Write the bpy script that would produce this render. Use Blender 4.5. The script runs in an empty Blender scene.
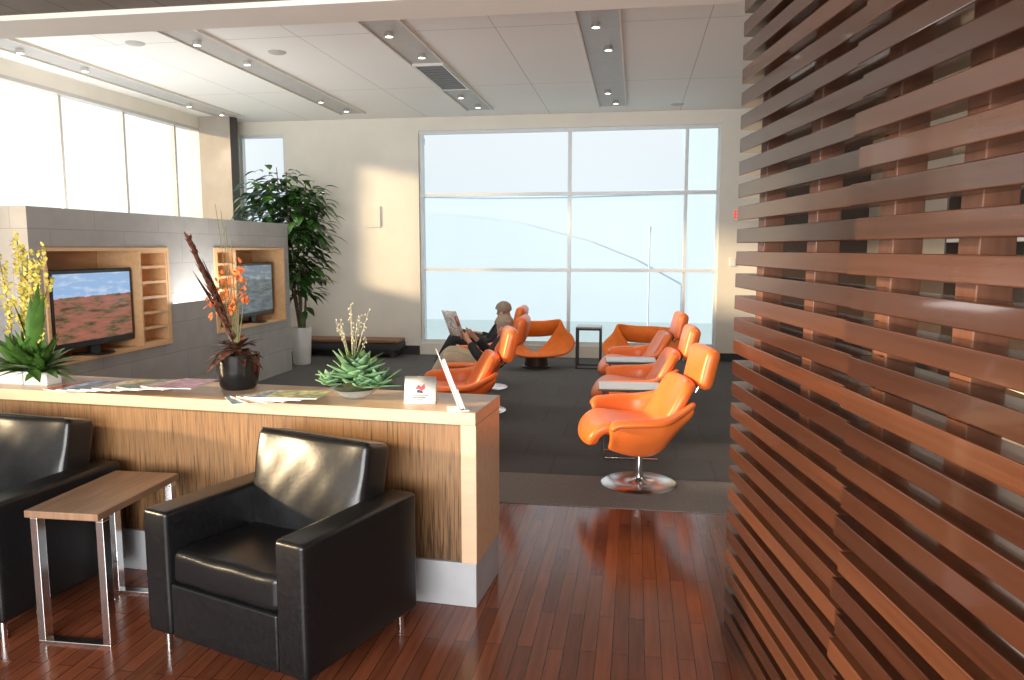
import bpy, bmesh, math, random
from mathutils import Vector, Matrix, noise
random.seed(7)
S = bpy.context.scene; C = S.collection
R = math.radians
S.view_settings.view_transform = 'Standard'
S.view_settings.look = 'None'

# ------------------------------------------------------------------ camera
a, p = R(9.11), R(6.83)
cam = bpy.data.objects.new('camera', bpy.data.cameras.new('camera')); C.objects.link(cam)
FW = Vector((-math.sin(a)*math.cos(p), math.cos(a)*math.cos(p), -math.sin(p)))
RT = Vector((math.cos(a), math.sin(a), 0)); UP = RT.cross(FW)
cam.location = (0, 0, 1.65)
cam.rotation_euler = FW.to_track_quat('-Z', 'Y').to_euler()
cam.data.sensor_width = 36; cam.data.lens = 27; cam.data.clip_start = .05
S.camera = cam
def F(px, py, z=0.0):
    d = RT*((px-512)/768) + UP*((340-py)/768) + FW
    t = (z-1.65)/d.z
    return Vector((d.x*t, d.y*t, z))

# ------------------------------------------------------------------ materials
def nn(nt, t, **k):
    n = nt.nodes.new(t)
    for q, v in k.items(): setattr(n, q, v)
    return n
def base(name):
    m = bpy.data.materials.new(name); m.use_nodes = True
    nt = m.node_tree; b = nt.nodes['Principled BSDF']
    return m, nt, b
def mat(name, col, rough=.5, metal=0, var=.12, sc=8, stretch=(1,1,1), bump=0, coat=0, emit=0, alpha=1, trans=0, spec=.5):
    m, nt, b = base(name)
    tc = nn(nt, 'ShaderNodeTexCoord'); mp = nn(nt, 'ShaderNodeMapping'); mp.inputs['Scale'].default_value = stretch
    no = nn(nt, 'ShaderNodeTexNoise'); no.inputs['Scale'].default_value = sc; no.inputs['Detail'].default_value = 4
    cr = nn(nt, 'ShaderNodeValToRGB')
    cr.color_ramp.elements[0].position = .3; cr.color_ramp.elements[1].position = .7
    cr.color_ramp.elements[0].color = (*[c*(1-var) for c in col], 1)
    cr.color_ramp.elements[1].color = (*[min(1, c*(1+var)) for c in col], 1)
    L = nt.links.new
    L(tc.outputs['Object'], mp.inputs[0]); L(mp.outputs[0], no.inputs['Vector']); L(no.outputs['Fac'], cr.inputs[0])
    L(cr.outputs[0], b.inputs['Base Color'])
    b.inputs['Roughness'].default_value = rough; b.inputs['Metallic'].default_value = metal
    b.inputs['Coat Weight'].default_value = coat; b.inputs['Coat Roughness'].default_value = .1
    b.inputs['Specular IOR Level'].default_value = spec
    b.inputs['Alpha'].default_value = alpha; b.inputs['Transmission Weight'].default_value = trans
    if emit:
        L(cr.outputs[0], b.inputs['Emission Color']); b.inputs['Emission Strength'].default_value = emit
    if bump:
        bp = nn(nt, 'ShaderNodeBump'); bp.inputs['Strength'].default_value = bump; bp.inputs['Distance'].default_value = .01
        L(no.outputs['Fac'], bp.inputs['Height']); L(bp.outputs[0], b.inputs['Normal'])
    return m
def brickmat(name, c1, c2, mortar, bw, rh, ms=.002, rot=0, rough=.3, grain=.3, gs=(4,60,4), coat=0, bump=.05, plane='xy'):
    m, nt, b = base(name); L = nt.links.new
    tc = nn(nt, 'ShaderNodeTexCoord'); mp = nn(nt, 'ShaderNodeMapping'); mp.inputs['Rotation'].default_value = (0,0,rot)
    br = nn(nt, 'ShaderNodeTexBrick'); br.offset = .42
    br.inputs['Scale'].default_value = 1; br.inputs['Brick Width'].default_value = bw; br.inputs['Row Height'].default_value = rh
    br.inputs['Mortar Size'].default_value = ms; br.inputs['Mortar Smooth'].default_value = .1
    br.inputs['Color1'].default_value = (*c1,1); br.inputs['Color2'].default_value = (*c2,1); br.inputs['Mortar'].default_value = (*mortar,1)
    mp2 = nn(nt, 'ShaderNodeMapping'); mp2.inputs['Scale'].default_value = gs
    no = nn(nt, 'ShaderNodeTexNoise'); no.inputs['Scale'].default_value = 1; no.inputs['Detail'].default_value = 5
    mx = nn(nt, 'ShaderNodeMix', data_type='RGBA', blend_type='MULTIPLY'); mx.inputs[0].default_value = grain
    if plane == 'yz':
        sp = nn(nt, 'ShaderNodeSeparateXYZ'); cb = nn(nt, 'ShaderNodeCombineXYZ'); ad = nn(nt, 'ShaderNodeMath', operation='ADD')
        L(tc.outputs['Object'], sp.inputs[0]); L(sp.outputs[0], ad.inputs[0]); L(sp.outputs[1], ad.inputs[1])
        L(ad.outputs[0], cb.inputs[0]); L(sp.outputs[2], cb.inputs[1]); L(cb.outputs[0], mp.inputs[0])
    else: L(tc.outputs['Object'], mp.inputs[0])
    L(mp.outputs[0], br.inputs['Vector'])
    L(mp.outputs[0], mp2.inputs[0]); L(mp2.outputs[0], no.inputs['Vector'])
    cr = nn(nt, 'ShaderNodeValToRGB'); cr.color_ramp.elements[0].position=.3; cr.color_ramp.elements[1].position=.65
    cr.color_ramp.elements[0].color=(.2,.2,.2,1)
    L(no.outputs['Fac'], cr.inputs[0])
    L(br.outputs['Color'], mx.inputs[6]); L(cr.outputs[0], mx.inputs[7]); L(mx.outputs[2], b.inputs['Base Color'])
    b.inputs['Roughness'].default_value = rough; b.inputs['Coat Weight'].default_value = coat; b.inputs['Coat Roughness'].default_value=.12
    if bump:
        bp = nn(nt, 'ShaderNodeBump'); bp.inputs['Strength'].default_value = bump; bp.inputs['Distance'].default_value=.01
        L(no.outputs['Fac'], bp.inputs['Height']); L(bp.outputs[0], b.inputs['Normal'])
    return m

M = {}
M['floor'] = brickmat('merbau planks', (.225,.068,.032), (.130,.040,.020), (.045,.016,.009), .75, .066, .0018, R(90), .17, .35, (3,40,3), 0, 0)
M['carpet'] = brickmat('carpet tiles', (.090,.087,.086), (.081,.078,.077), (.068,.065,.064), .6, .6, .008, 0, .95, .3, (90,90,90), 0, .3)
M['band'] = mat('carpet border', (.18,.162,.146), .95, var=.2, sc=120, bump=.3)
M['beige'] = mat('warm beige wall', (.77,.735,.655), .7, var=.03, sc=3)
M['taupe'] = mat('taupe wall', (.48,.40,.32), .7, var=.05, sc=3)
M['cream'] = mat('cream beam', (.74,.70,.62), .6, var=.03, sc=2)
M['brownceil'] = brickmat('brown ceiling boards', (.15,.11,.08), (.12,.09,.065), (.05,.03,.02), 3, .3, .006, R(90), .6, .2)
M['concrete'] = brickmat('grey limestone tiles', (.42,.41,.39), (.38,.37,.35), (.28,.27,.26), .9, .30, .003, 0, .6, .15, (5,5,5), 0, .02, 'yz')
M['column'] = mat('stone column', (.37,.33,.28), .7, var=.06, sc=4)
M['maple'] = mat('pale maple', (.64,.44,.28), .38, var=.07, sc=3, stretch=(1,8,8), coat=.1)
M['nichewood'] = mat('maple niche lining', (.76,.47,.24), .45, var=.08, sc=3, stretch=(8,1,8))
M['walnut'] = mat('brown laminate', (.25,.145,.085), .4, var=.25, sc=2.5, stretch=(14,1.5,1), coat=.1)
M['post'] = mat('lighter wood post', (.17,.070,.040), .4, var=.15, sc=4, stretch=(12,12,1))
M['plinth'] = mat('pale grey stone', (.40,.41,.43), .5, var=.08, sc=6)
M['leather'] = mat('black leather', (.008,.008,.0085), .30, var=.3, sc=60, bump=.03, spec=.38)
M['orange'] = mat('orange leather', (.82,.18,.035), .34, var=.06, sc=6, spec=.5)
M['orange2'] = mat('orange stretch fabric', (.84,.18,.012), .7, var=.08, sc=10)
M['chrome'] = mat('chrome', (.8,.8,.8), .14, 1, var=.03)
M['alu'] = mat('white aluminium frame', (.70,.74,.76), .4, .1, var=.03)
M['alu2'] = mat('pale grey window frame', (.55,.53,.50), .5, var=.03)
M['black'] = mat('black plastic', (.012,.012,.013), .3, var=.2)
M['blackpot'] = mat('black glazed pot', (.010,.010,.010), .2, var=.2)
M['white'] = mat('white ceramic', (.75,.75,.72), .3, var=.04)
M['paper'] = mat('white paper', (.78,.77,.74), .6, var=.05, sc=30)
M['tabletop'] = mat('pale table top', (.42,.44,.45), .25, var=.04)
M['shade'] = mat('grey recess', (.48,.47,.455), .5, var=.05)
M['louvre'] = mat('grey louvre', (.14,.14,.14), .5, var=.05)
M['dark'] = mat('dark grey', (.03,.03,.03), .5, var=.1)
M['umber'] = mat('umber lacquer', (.045,.028,.020), .5, var=.1)
M['skin'] = mat('skin', (.55,.30,.20), .5, var=.06)
M['hair'] = mat('greying blond hair', (.30,.235,.175), .6, var=.5, sc=60, stretch=(1,1,6))
M['hair2'] = mat('grey brown hair', (.27,.21,.16), .6, var=.5, sc=60, stretch=(1,1,6))
M['jacket'] = mat('dark jacket', (.014,.015,.02), .8, var=.2)
M['khaki'] = mat('khaki trousers', (.50,.41,.28), .8, var=.1)
M['soil'] = mat('moss', (.03,.035,.015), .9, var=.4, sc=40)
M['leaf'] = mat('dark green leaves', (.034,.098,.020), .32, var=.7, sc=5)
M['leaf2'] = mat('fresh green leaves', (.075,.17,.03), .4, var=.5, sc=9)
M['agave'] = mat('green succulent', (.13,.25,.12), .45, var=.4, sc=14)
M['yellow'] = mat('yellow orchid petals', (.64,.54,.12), .5, var=.35, sc=20)
M['bloom'] = mat('orange blossom', (.78,.20,.05), .5, var=.4, sc=20)
M['brownleaf'] = mat('brown spotted leaf', (.09,.035,.022), .4, var=.9, sc=45)
M['stem'] = mat('green brown stem', (.14,.13,.05), .6, var=.2)
M['bark'] = mat('bark', (.12,.08,.05), .8, var=.3, sc=20)
M['grass'] = mat('pale seed heads', (.50,.46,.30), .7, var=.2)
M['red'] = mat('red sign letters', (.8,.02,.01), .5, emit=1.2)
M['glassy'] = mat('clear bowl', (.75,.82,.80), .1, var=.03, alpha=.45)
M['lampglow'] = mat('lamp lens', (1,.92,.75), .4, emit=6, var=.02)
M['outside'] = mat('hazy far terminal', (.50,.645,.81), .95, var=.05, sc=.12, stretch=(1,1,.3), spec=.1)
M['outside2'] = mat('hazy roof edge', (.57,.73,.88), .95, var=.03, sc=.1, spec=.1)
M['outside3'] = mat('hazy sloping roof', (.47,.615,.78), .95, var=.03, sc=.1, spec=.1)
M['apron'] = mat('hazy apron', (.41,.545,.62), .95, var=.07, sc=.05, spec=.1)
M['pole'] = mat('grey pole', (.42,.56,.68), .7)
M['copper'] = mat('wood skirting', (.20,.09,.04), .45, var=.2, sc=4, stretch=(1,10,10))

PITCH=.090
def slatmat():
    m, nt, b = base('stained walnut slats'); L = nt.links.new
    tc = nn(nt,'ShaderNodeTexCoord'); sp = nn(nt,'ShaderNodeSeparateXYZ'); L(tc.outputs['Object'], sp.inputs[0])
    dv = nn(nt,'ShaderNodeMath', operation='MULTIPLY_ADD'); dv.inputs[1].default_value=1/PITCH; dv.inputs[2].default_value=-.5; L(sp.outputs[2], dv.inputs[0])
    fl = nn(nt,'ShaderNodeMath', operation='FLOOR'); L(dv.outputs[0], fl.inputs[0])
    gx = nn(nt,'ShaderNodeMath', operation='GREATER_THAN'); gx.inputs[1].default_value=1.12; L(sp.outputs[0], gx.inputs[0])
    a2 = nn(nt,'ShaderNodeMath', operation='MULTIPLY_ADD'); a2.inputs[1].default_value=57; L(gx.outputs[0], a2.inputs[0]); L(fl.outputs[0], a2.inputs[2])
    wn = nn(nt,'ShaderNodeTexWhiteNoise', noise_dimensions='1D'); L(a2.outputs[0], wn.inputs['W'])
    cr = nn(nt,'ShaderNodeValToRGB'); e=cr.color_ramp.elements
    e[0].color=(.036,.0125,.0068,1); e[1].color=(.105,.038,.018,1); k=e.new(.6); k.color=(.064,.0225,.011,1); L(wn.outputs[0], cr.inputs[0])
    mp = nn(nt,'ShaderNodeMapping'); mp.inputs['Scale'].default_value=(1.2,60,60); L(tc.outputs['Object'], mp.inputs[0])
    no = nn(nt,'ShaderNodeTexNoise'); no.inputs['Scale'].default_value=1; no.inputs['Detail'].default_value=2; L(mp.outputs[0], no.inputs['Vector'])
    c2 = nn(nt,'ShaderNodeValToRGB'); c2.color_ramp.elements[0].position=.35; c2.color_ramp.elements[0].color=(.74,.72,.70,1); c2.color_ramp.elements[1].position=.65; L(no.outputs['Fac'], c2.inputs[0])
    mx = nn(nt,'ShaderNodeMix', data_type='RGBA', blend_type='MULTIPLY'); mx.inputs[0].default_value=1; L(cr.outputs[0], mx.inputs[6]); L(c2.outputs[0], mx.inputs[7])
    L(mx.outputs[2], b.inputs['Base Color']); b.inputs['Roughness'].default_value=.25; b.inputs['Coat Weight'].default_value=.4; b.inputs['Coat Roughness'].default_value=.06
    return m
M['slat'] = slatmat()
def glassmat():
    m = bpy.data.materials.new('window glass'); m.use_nodes = True; nt = m.node_tree
    nt.nodes.clear(); o = nn(nt,'ShaderNodeOutputMaterial'); t = nn(nt,'ShaderNodeBsdfTransparent'); g = nn(nt,'ShaderNodeBsdfGlossy')
    t.inputs[0].default_value = (.97,.99,1,1); g.inputs['Roughness'].default_value = .35
    x = nn(nt,'ShaderNodeMixShader'); x.inputs[0].default_value = .015
    nt.links.new(t.outputs[0], x.inputs[1]); nt.links.new(g.outputs[0], x.inputs[2]); nt.links.new(x.outputs[0], o.inputs[0]); return m
M['glass'] = glassmat()
def newsmat():
    m = bpy.data.materials.new('newsprint'); m.use_nodes = True; nt = m.node_tree; L = nt.links.new
    nt.nodes.clear(); o = nn(nt,'ShaderNodeOutputMaterial'); t = nn(nt,'ShaderNodeBsdfTranslucent'); g = nn(nt,'ShaderNodeBsdfDiffuse')
    tc = nn(nt,'ShaderNodeTexCoord'); mp = nn(nt,'ShaderNodeMapping'); mp.inputs['Scale'].default_value=(30,30,110); no = nn(nt,'ShaderNodeTexNoise'); no.inputs['Scale'].default_value=1
    cr = nn(nt,'ShaderNodeValToRGB'); cr.color_ramp.elements[0].position=.42; cr.color_ramp.elements[0].color=(.5,.49,.47,1); cr.color_ramp.elements[1].position=.5; cr.color_ramp.elements[1].color=(.92,.9,.86,1)
    L(tc.outputs['Object'],mp.inputs[0]); L(mp.outputs[0],no.inputs['Vector']); L(no.outputs['Fac'],cr.inputs[0]); L(cr.outputs[0],t.inputs[0]); L(cr.outputs[0],g.inputs[0])
    x = nn(nt,'ShaderNodeMixShader'); x.inputs[0].default_value=.5
    L(g.outputs[0],x.inputs[1]); L(t.outputs[0],x.inputs[2]); L(x.outputs[0],o.inputs[0]); return m
M['news'] = newsmat()

def ceilmat():
    m, nt, b = base('white ceiling panels'); L = nt.links.new
    tc = nn(nt,'ShaderNodeTexCoord'); sp = nn(nt,'ShaderNodeSeparateXYZ'); L(tc.outputs['Object'], sp.inputs[0])
    outs = []
    for ax, off, per, w in ((0, .35+.93, 1.86, .009), (1, 0.2, 2.4, .012)):
        ad = nn(nt,'ShaderNodeMath', operation='ADD'); ad.inputs[1].default_value = off + 50*per
        md = nn(nt,'ShaderNodeMath', operation='MODULO'); md.inputs[1].default_value = per
        lt = nn(nt,'ShaderNodeMath', operation='LESS_THAN'); lt.inputs[1].default_value = w
        L(sp.outputs[ax], ad.inputs[0]); L(ad.outputs[0], md.inputs[0]); L(md.outputs[0], lt.inputs[0]); outs.append(lt)
    mxx = nn(nt,'ShaderNodeMath', operation='MAXIMUM'); L(outs[0].outputs[0], mxx.inputs[0]); L(outs[1].outputs[0], mxx.inputs[1])
    mx = nn(nt,'ShaderNodeMix', data_type='RGBA'); L(mxx.outputs[0], mx.inputs[0])
    mx.inputs[6].default_value = (.86,.85,.82,1); mx.inputs[7].default_value = (.52,.51,.50,1)
    L(mx.outputs[2], b.inputs['Base Color']); b.inputs['Roughness'].default_value = .7
    return m
M['ceiling'] = ceilmat()

def reedmat():
    m, nt, b = base('reed resin panel'); L = nt.links.new
    tc = nn(nt,'ShaderNodeTexCoord'); mp = nn(nt,'ShaderNodeMapping'); mp.inputs['Scale'].default_value = (190,190,6)
    no = nn(nt,'ShaderNodeTexNoise'); no.inputs['Scale'].default_value = 1; no.inputs['Detail'].default_value = 3
    L(tc.outputs['Object'], mp.inputs[0]); L(mp.outputs[0], no.inputs['Vector'])
    sp = nn(nt,'ShaderNodeSeparateXYZ'); L(tc.outputs['Object'], sp.inputs[0])
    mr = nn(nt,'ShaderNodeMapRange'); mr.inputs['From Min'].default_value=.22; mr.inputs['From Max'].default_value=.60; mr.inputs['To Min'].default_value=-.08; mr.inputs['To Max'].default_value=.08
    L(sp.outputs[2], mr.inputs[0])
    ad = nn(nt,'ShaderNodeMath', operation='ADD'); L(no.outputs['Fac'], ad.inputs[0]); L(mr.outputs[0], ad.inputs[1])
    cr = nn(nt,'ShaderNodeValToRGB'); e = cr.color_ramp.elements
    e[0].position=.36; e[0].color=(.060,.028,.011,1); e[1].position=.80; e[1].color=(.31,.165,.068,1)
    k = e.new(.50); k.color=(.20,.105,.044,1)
    L(ad.outputs[0], cr.inputs[0]); L(cr.outputs[0], b.inputs['Base Color']); b.inputs['Roughness'].default_value=.45
    bp = nn(nt,'ShaderNodeBump'); bp.inputs['Strength'].default_value=.3; bp.inputs['Distance'].default_value=.004
    L(no.outputs['Fac'], bp.inputs['Height']); L(bp.outputs[0], b.inputs['Normal'])
    return m
M['reed'] = reedmat()

def screenmat(name, sky, low1, low2, hor=.5, st=.9, mid=None):
    m, nt, b = base(name); L = nt.links.new
    tc = nn(nt,'ShaderNodeTexCoord'); sp = nn(nt,'ShaderNodeSeparateXYZ'); L(tc.outputs['Generated'], sp.inputs[0])
    no = nn(nt,'ShaderNodeTexNoise'); no.inputs['Scale'].default_value=4; no.inputs['Detail'].default_value=7; no.inputs['Roughness'].default_value=.6
    mp = nn(nt,'ShaderNodeMapping'); mp.inputs['Scale'].default_value=(.2,1,3.2); L(tc.outputs['Generated'], mp.inputs[0]); L(mp.outputs[0], no.inputs['Vector'])
    s2 = nn(nt,'ShaderNodeMath', operation='MULTIPLY_ADD'); s2.inputs[1].default_value=.12; L(no.outputs['Fac'], s2.inputs[0]); L(sp.outputs[2], s2.inputs[2])
    gt = nn(nt,'ShaderNodeMath', operation='GREATER_THAN'); gt.inputs[1].default_value=hor+.06; L(s2.outputs[0], gt.inputs[0])
    r1 = nn(nt,'ShaderNodeValToRGB'); r1.color_ramp.elements[0].position=.36; r1.color_ramp.elements[1].position=.66; r1.color_ramp.elements[0].color=(*low1,1); r1.color_ramp.elements[1].color=(*low2,1)
    if mid: k = r1.color_ramp.elements.new(.44); k.color=(*mid,1); k = r1.color_ramp.elements.new(.50); k.color=(*[c*.8 for c in low2],1)
    r2 = nn(nt,'ShaderNodeValToRGB'); r2.color_ramp.elements[0].position=.5; r2.color_ramp.elements[1].position=.8; r2.color_ramp.elements[0].color=(*sky,1); r2.color_ramp.elements[1].color=(.75,.8,.85,1)
    L(no.outputs['Fac'], r1.inputs[0]); L(no.outputs['Fac'], r2.inputs[0])
    mx = nn(nt,'ShaderNodeMix', data_type='RGBA'); L(gt.outputs[0], mx.inputs[0]); L(r1.outputs[0], mx.inputs[6]); L(r2.outputs[0], mx.inputs[7])
    b.inputs['Base Color'].default_value=(.01,.01,.01,1); b.inputs['Roughness'].default_value=.25; b.inputs['Specular IOR Level'].default_value=.2
    L(mx.outputs[2], b.inputs['Emission Color']); b.inputs['Emission Strength'].default_value=st
    return m
M['tv1'] = screenmat('desert picture', (.30,.46,.72), (.11,.035,.025), (.38,.14,.09), .66, 1.0, (.14,.11,.05))
M['tv2'] = screenmat('grey picture', (.25,.33,.40), (.12,.14,.15), (.28,.34,.36), .7, .6)

# ------------------------------------------------------------------ mesh helpers
I4 = Matrix.Identity(4)
def T(x=0,y=0,z=0,rx=0,ry=0,rz=0):
    return Matrix.Translation((x,y,z)) @ Matrix.Rotation(R(rz),4,'Z') @ Matrix.Rotation(R(ry),4,'Y') @ Matrix.Rotation(R(rx),4,'X')
def box(bm, x0,x1,y0,y1,z0,z1, m=I4):
    v = [bm.verts.new(m @ Vector(c)) for c in ((x0,y0,z0),(x1,y0,z0),(x1,y1,z0),(x0,y1,z0),(x0,y0,z1),(x1,y0,z1),(x1,y1,z1),(x0,y1,z1))]
    for f in ((3,2,1,0),(4,5,6,7),(0,1,5,4),(1,2,6,5),(2,3,7,6),(3,0,4,7)): bm.faces.new([v[i] for i in f])
def rbox(bm, sx,sy,sz, r, m=I4, puff=(0,0,0), n=4):
    H = (sx/2,sy/2,sz/2); r = min(r, min(H)*.98)
    ax = []
    for h in H:
        e = [-h+r*k for k in (0,.15,.35,.62,1)]
        mid = [(-h+r)+(2*(h-r))*i/n for i in range(1,n)]
        ax.append(e+mid+[-q for q in reversed(e)])
    nx,ny,nz = [len(q) for q in ax]; V = {}
    def g(i,j,k):
        if (i,j,k) in V: return V[(i,j,k)]
        q = Vector((ax[0][i],ax[1][j],ax[2][k]))
        core = Vector([max(-(H[t]-r), min(H[t]-r, q[t])) for t in range(3)])
        d = q-core; pos = core + (d.normalized()*r if d.length>1e-9 else d)
        f = [1-(pos[t]/H[t])**2 for t in range(3)]
        if k in (0,nz-1): pos.z += (1 if k else -1)*puff[2]*f[0]*f[1]
        if j in (0,ny-1): pos.y += (1 if j else -1)*puff[1]*f[0]*f[2]
        if i in (0,nx-1): pos.x += (1 if i else -1)*puff[0]*f[1]*f[2]
        V[(i,j,k)] = bm.verts.new(m @ pos); return V[(i,j,k)]
    for i in range(nx-1):
        for j in range(ny-1):
            bm.faces.new([g(i,j,nz-1),g(i+1,j,nz-1),g(i+1,j+1,nz-1),g(i,j+1,nz-1)])
            bm.faces.new([g(i,j+1,0),g(i+1,j+1,0),g(i+1,j,0),g(i,j,0)])
    for i in range(nx-1):
        for k in range(nz-1):
            bm.faces.new([g(i,0,k),g(i+1,0,k),g(i+1,0,k+1),g(i,0,k+1)])
            bm.faces.new([g(i,ny-1,k+1),g(i+1,ny-1,k+1),g(i+1,ny-1,k),g(i,ny-1,k)])
    for j in range(ny-1):
        for k in range(nz-1):
            bm.faces.new([g(0,j,k+1),g(0,j+1,k+1),g(0,j+1,k),g(0,j,k)])
            bm.faces.new([g(nx-1,j,k),g(nx-1,j+1,k),g(nx-1,j+1,k+1),g(nx-1,j,k+1)])
def tube(bm, pts, r, seg=8, closed=False, m=I4):
    pts = [Vector(q) for q in pts]; n = len(pts)
    rs = r if isinstance(r,(list,tuple)) else [r]*n
    rings = []; ref = None
    for i,q in enumerate(pts):
        if closed: t = (pts[(i+1)%n]-pts[i-1]).normalized()
        else: t = (pts[min(i+1,n-1)]-pts[max(i-1,0)]).normalized()
        if ref is None: ref = Vector((0,0,1)) if abs(t.z)<.9 else Vector((1,0,0))
        s = t.cross(ref).normalized(); u = s.cross(t).normalized(); ref = u
        rings.append([bm.verts.new(m @ (q+(s*math.cos(2*math.pi*k/seg)+u*math.sin(2*math.pi*k/seg))*rs[i])) for k in range(seg)])
    for i in range(n if closed else n-1):
        A,B = rings[i], rings[(i+1)%n]
        for k in range(seg): bm.faces.new([A[k],A[(k+1)%seg],B[(k+1)%seg],B[k]])
    if not closed:
        bm.faces.new(list(reversed(rings[0]))); bm.faces.new(rings[-1])
def lathe(bm, prof, seg=28, m=I4):
    rings = []
    for r,z in prof:
        if r<1e-6: rings.append([bm.verts.new(m @ Vector((0,0,z)))])
        else: rings.append([bm.verts.new(m @ Vector((r*math.cos(2*math.pi*k/seg), r*math.sin(2*math.pi*k/seg), z))) for k in range(seg)])
    for A,B in zip(rings, rings[1:]):
        for k in range(seg):
            q = [A[k%len(A)], A[(k+1)%len(A)], B[(k+1)%len(B)], B[k%len(B)]]
            u = []
            for v in q:
                if v not in u: u.append(v)
            if len(u)>2: bm.faces.new(u)
def grid(bm, P, closed=False):
    V = [[bm.verts.new(q) for q in row] for row in P]; n = len(V)
    for i in range(n if closed else n-1):
        A,B = V[i], V[(i+1)%n]
        for j in range(len(A)-1): bm.faces.new([A[j],A[j+1],B[j+1],B[j]])
def leaf(bm, b, d, L, W, droop=.3, seg=5, fold=.2, tip=.85):
    b = Vector(b); d = Vector(d).normalized(); z = Vector((0,0,1))
    s = d.cross(z); s = s.normalized() if s.length>.05 else Vector((1,0,0))
    u = s.cross(d); prev = None
    for i in range(seg+1):
        t = i/seg; q = b + d*L*t - z*droop*L*t*t
        w = W*.5*max(.04, math.sin(math.pi*min(1,t**tip))) if i<seg else .0015
        row = [bm.verts.new(q-s*w+u*w*fold), bm.verts.new(q), bm.verts.new(q+s*w+u*w*fold)]
        if prev:
            bm.faces.new([prev[0],prev[1],row[1],row[0]]); bm.faces.new([prev[1],prev[2],row[2],row[1]])
        prev = row
def obj(name, bm, m, parent=None, smooth=True, bevel=0, solid=0, sub=0, off=0):
    me = bpy.data.meshes.new(name)
    bmesh.ops.recalc_face_normals(bm, faces=bm.faces) if not solid else None
    bm.to_mesh(me); bm.free()
    for q in (m if isinstance(m,(list,tuple)) else [m]): me.materials.append(q)
    if smooth:
        me.polygons.foreach_set('use_smooth', [True]*len(me.polygons)); me.set_sharp_from_angle(angle=R(38))
    o = bpy.data.objects.new(name, me); C.objects.link(o)
    if parent: o.parent = parent
    if solid:
        k = o.modifiers.new('Solidify','SOLIDIFY'); k.thickness = solid; k.offset = off
        me.set_sharp_from_angle(angle=R(179))
    if sub:
        k = o.modifiers.new('Sub','SUBSURF'); k.levels = sub; k.render_levels = sub
    if bevel:
        k = o.modifiers.new('Bevel','BEVEL'); k.width = bevel; k.segments = 2; k.limit_method = 'ANGLE'
    return o
def tag(o, label, cat, group=None, kind=None):
    o['label'] = label; o['category'] = cat
    if group: o['group'] = group
    if kind: o['kind'] = kind
    return o
def thing(name, label, cat, loc=(0,0,0), rz=0, group=None):
    o = bpy.data.objects.new(name, None); C.objects.link(o); o.empty_display_size=.1
    o.location = loc; o.rotation_euler = (0,0,R(rz)); return tag(o, label, cat, group)
def struct(name, bm, m, parent=None, **k):
    o = obj(name, bm, m, parent, **k)
    if not parent: o['kind'] = 'structure'
    return o
def copy_tree(o, parent=None):
    c = o.copy(); C.objects.link(c); c.parent = parent
    for ch in list(o.children): copy_tree(ch, c)
    return c
def place(proto, used, loc, rz, label, group):
    o = copy_tree(proto) if used else proto
    o.location = loc; o.rotation_euler = (0,0,R(rz)); o['label'] = label; o['group'] = group
    return o
def light(kind,name,loc,d,e,col,size=(1,1),ang=60):
    l=bpy.data.lights.new(name,kind); l.energy=e; l.color=col; o=bpy.data.objects.new(name,l); C.objects.link(o); o.location=loc
    o.rotation_euler=Vector(d).to_track_quat('-Z','Y').to_euler()
    if kind=='AREA': l.shape='RECTANGLE'; l.size,l.size_y=size
    if kind=='SUN': l.angle=R(4)
    if kind=='SPOT': l.spot_size=R(ang); l.spot_blend=.6; l.shadow_soft_size=.06
    return o
B = bmesh.new

# ------------------------------------------------------------------ room shell
CZ = 3.6; BY = 11.5; LX = -6.5; RX = 3.2; WT=3.40; LT=3.43; SILL=1.5
b=B(); box(b, LX,RX,-3,4.78,-.12,0); struct('floor', b, M['floor'], smooth=False)
b=B(); box(b, LX,RX,4.78,5.45,-.12,.004); struct('floor_border', b, M['band'], smooth=False)
b=B(); box(b, LX,RX,5.45,BY,-.12,.004); struct('floor_carpet', b, M['carpet'], smooth=False)
b=B(); box(b, LX,RX,4.6,BY,CZ,CZ+.15); struct('ceiling', b, M['ceiling'], smooth=False)
b=B(); box(b, LX,RX,-3,4.25,3.03,3.2); struct('ceiling_low', b, M['brownceil'], smooth=False)
b=B(); box(b, LX,RX,4.25,4.6,3.0,CZ+.15); struct('trim_1', b, M['cream'], smooth=False)
b=B()
box(b, LX,-6.19,BY,BY+.2,0,CZ); box(b,-5.43,-3.28,BY,BY+.2,0,CZ); box(b,1.17,1.80,BY,BY+.2,0,CZ)
box(b,-6.19,-5.43,BY,BY+.2,WT,CZ); box(b,-6.19,-5.43,BY,BY+.2,0,.9)
box(b,-3.28,1.17,BY,BY+.2,WT,CZ); box(b,-3.28,1.17,BY,BY+.2,0,.18)
struct('wall_back', b, M['beige'], smooth=False)
b=B(); box(b,1.80,RX,BY,BY+.2,0,CZ); struct('wall_back_panelled', b, M['umber'], smooth=False)
b=B(); box(b, LX-.2,LX,-3,BY+.2,0,SILL); box(b, LX-.2,LX,-3,BY+.2,LT,CZ); box(b,LX-.2,LX,10.9,BY+.2,SILL,LT)
struct('wall_left', b, M['beige'], smooth=False)
b=B(); box(b, RX,RX+.2,-3,BY+.2,1.45,CZ); struct('wall_right', b, M['taupe'], smooth=False)
b=B(); box(b, RX,RX+.2,-3,BY+.2,0,1.45); struct('trim_2', b, M['umber'], smooth=False)
b=B(); box(b, LX,-6.0,10.9,11.1,0,CZ); struct('column', b, M['column'], smooth=False)
b=B(); box(b, -6.0,-5.985,10.905,11.1,0,CZ); struct('trim_3', b, M['umber'], smooth=False)
def frame_bar(b, x0,x1,z0,z1, y=BY+.04, d=.09): box(b, x0,x1,y,y+d,z0,z1)
b=B()
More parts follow.
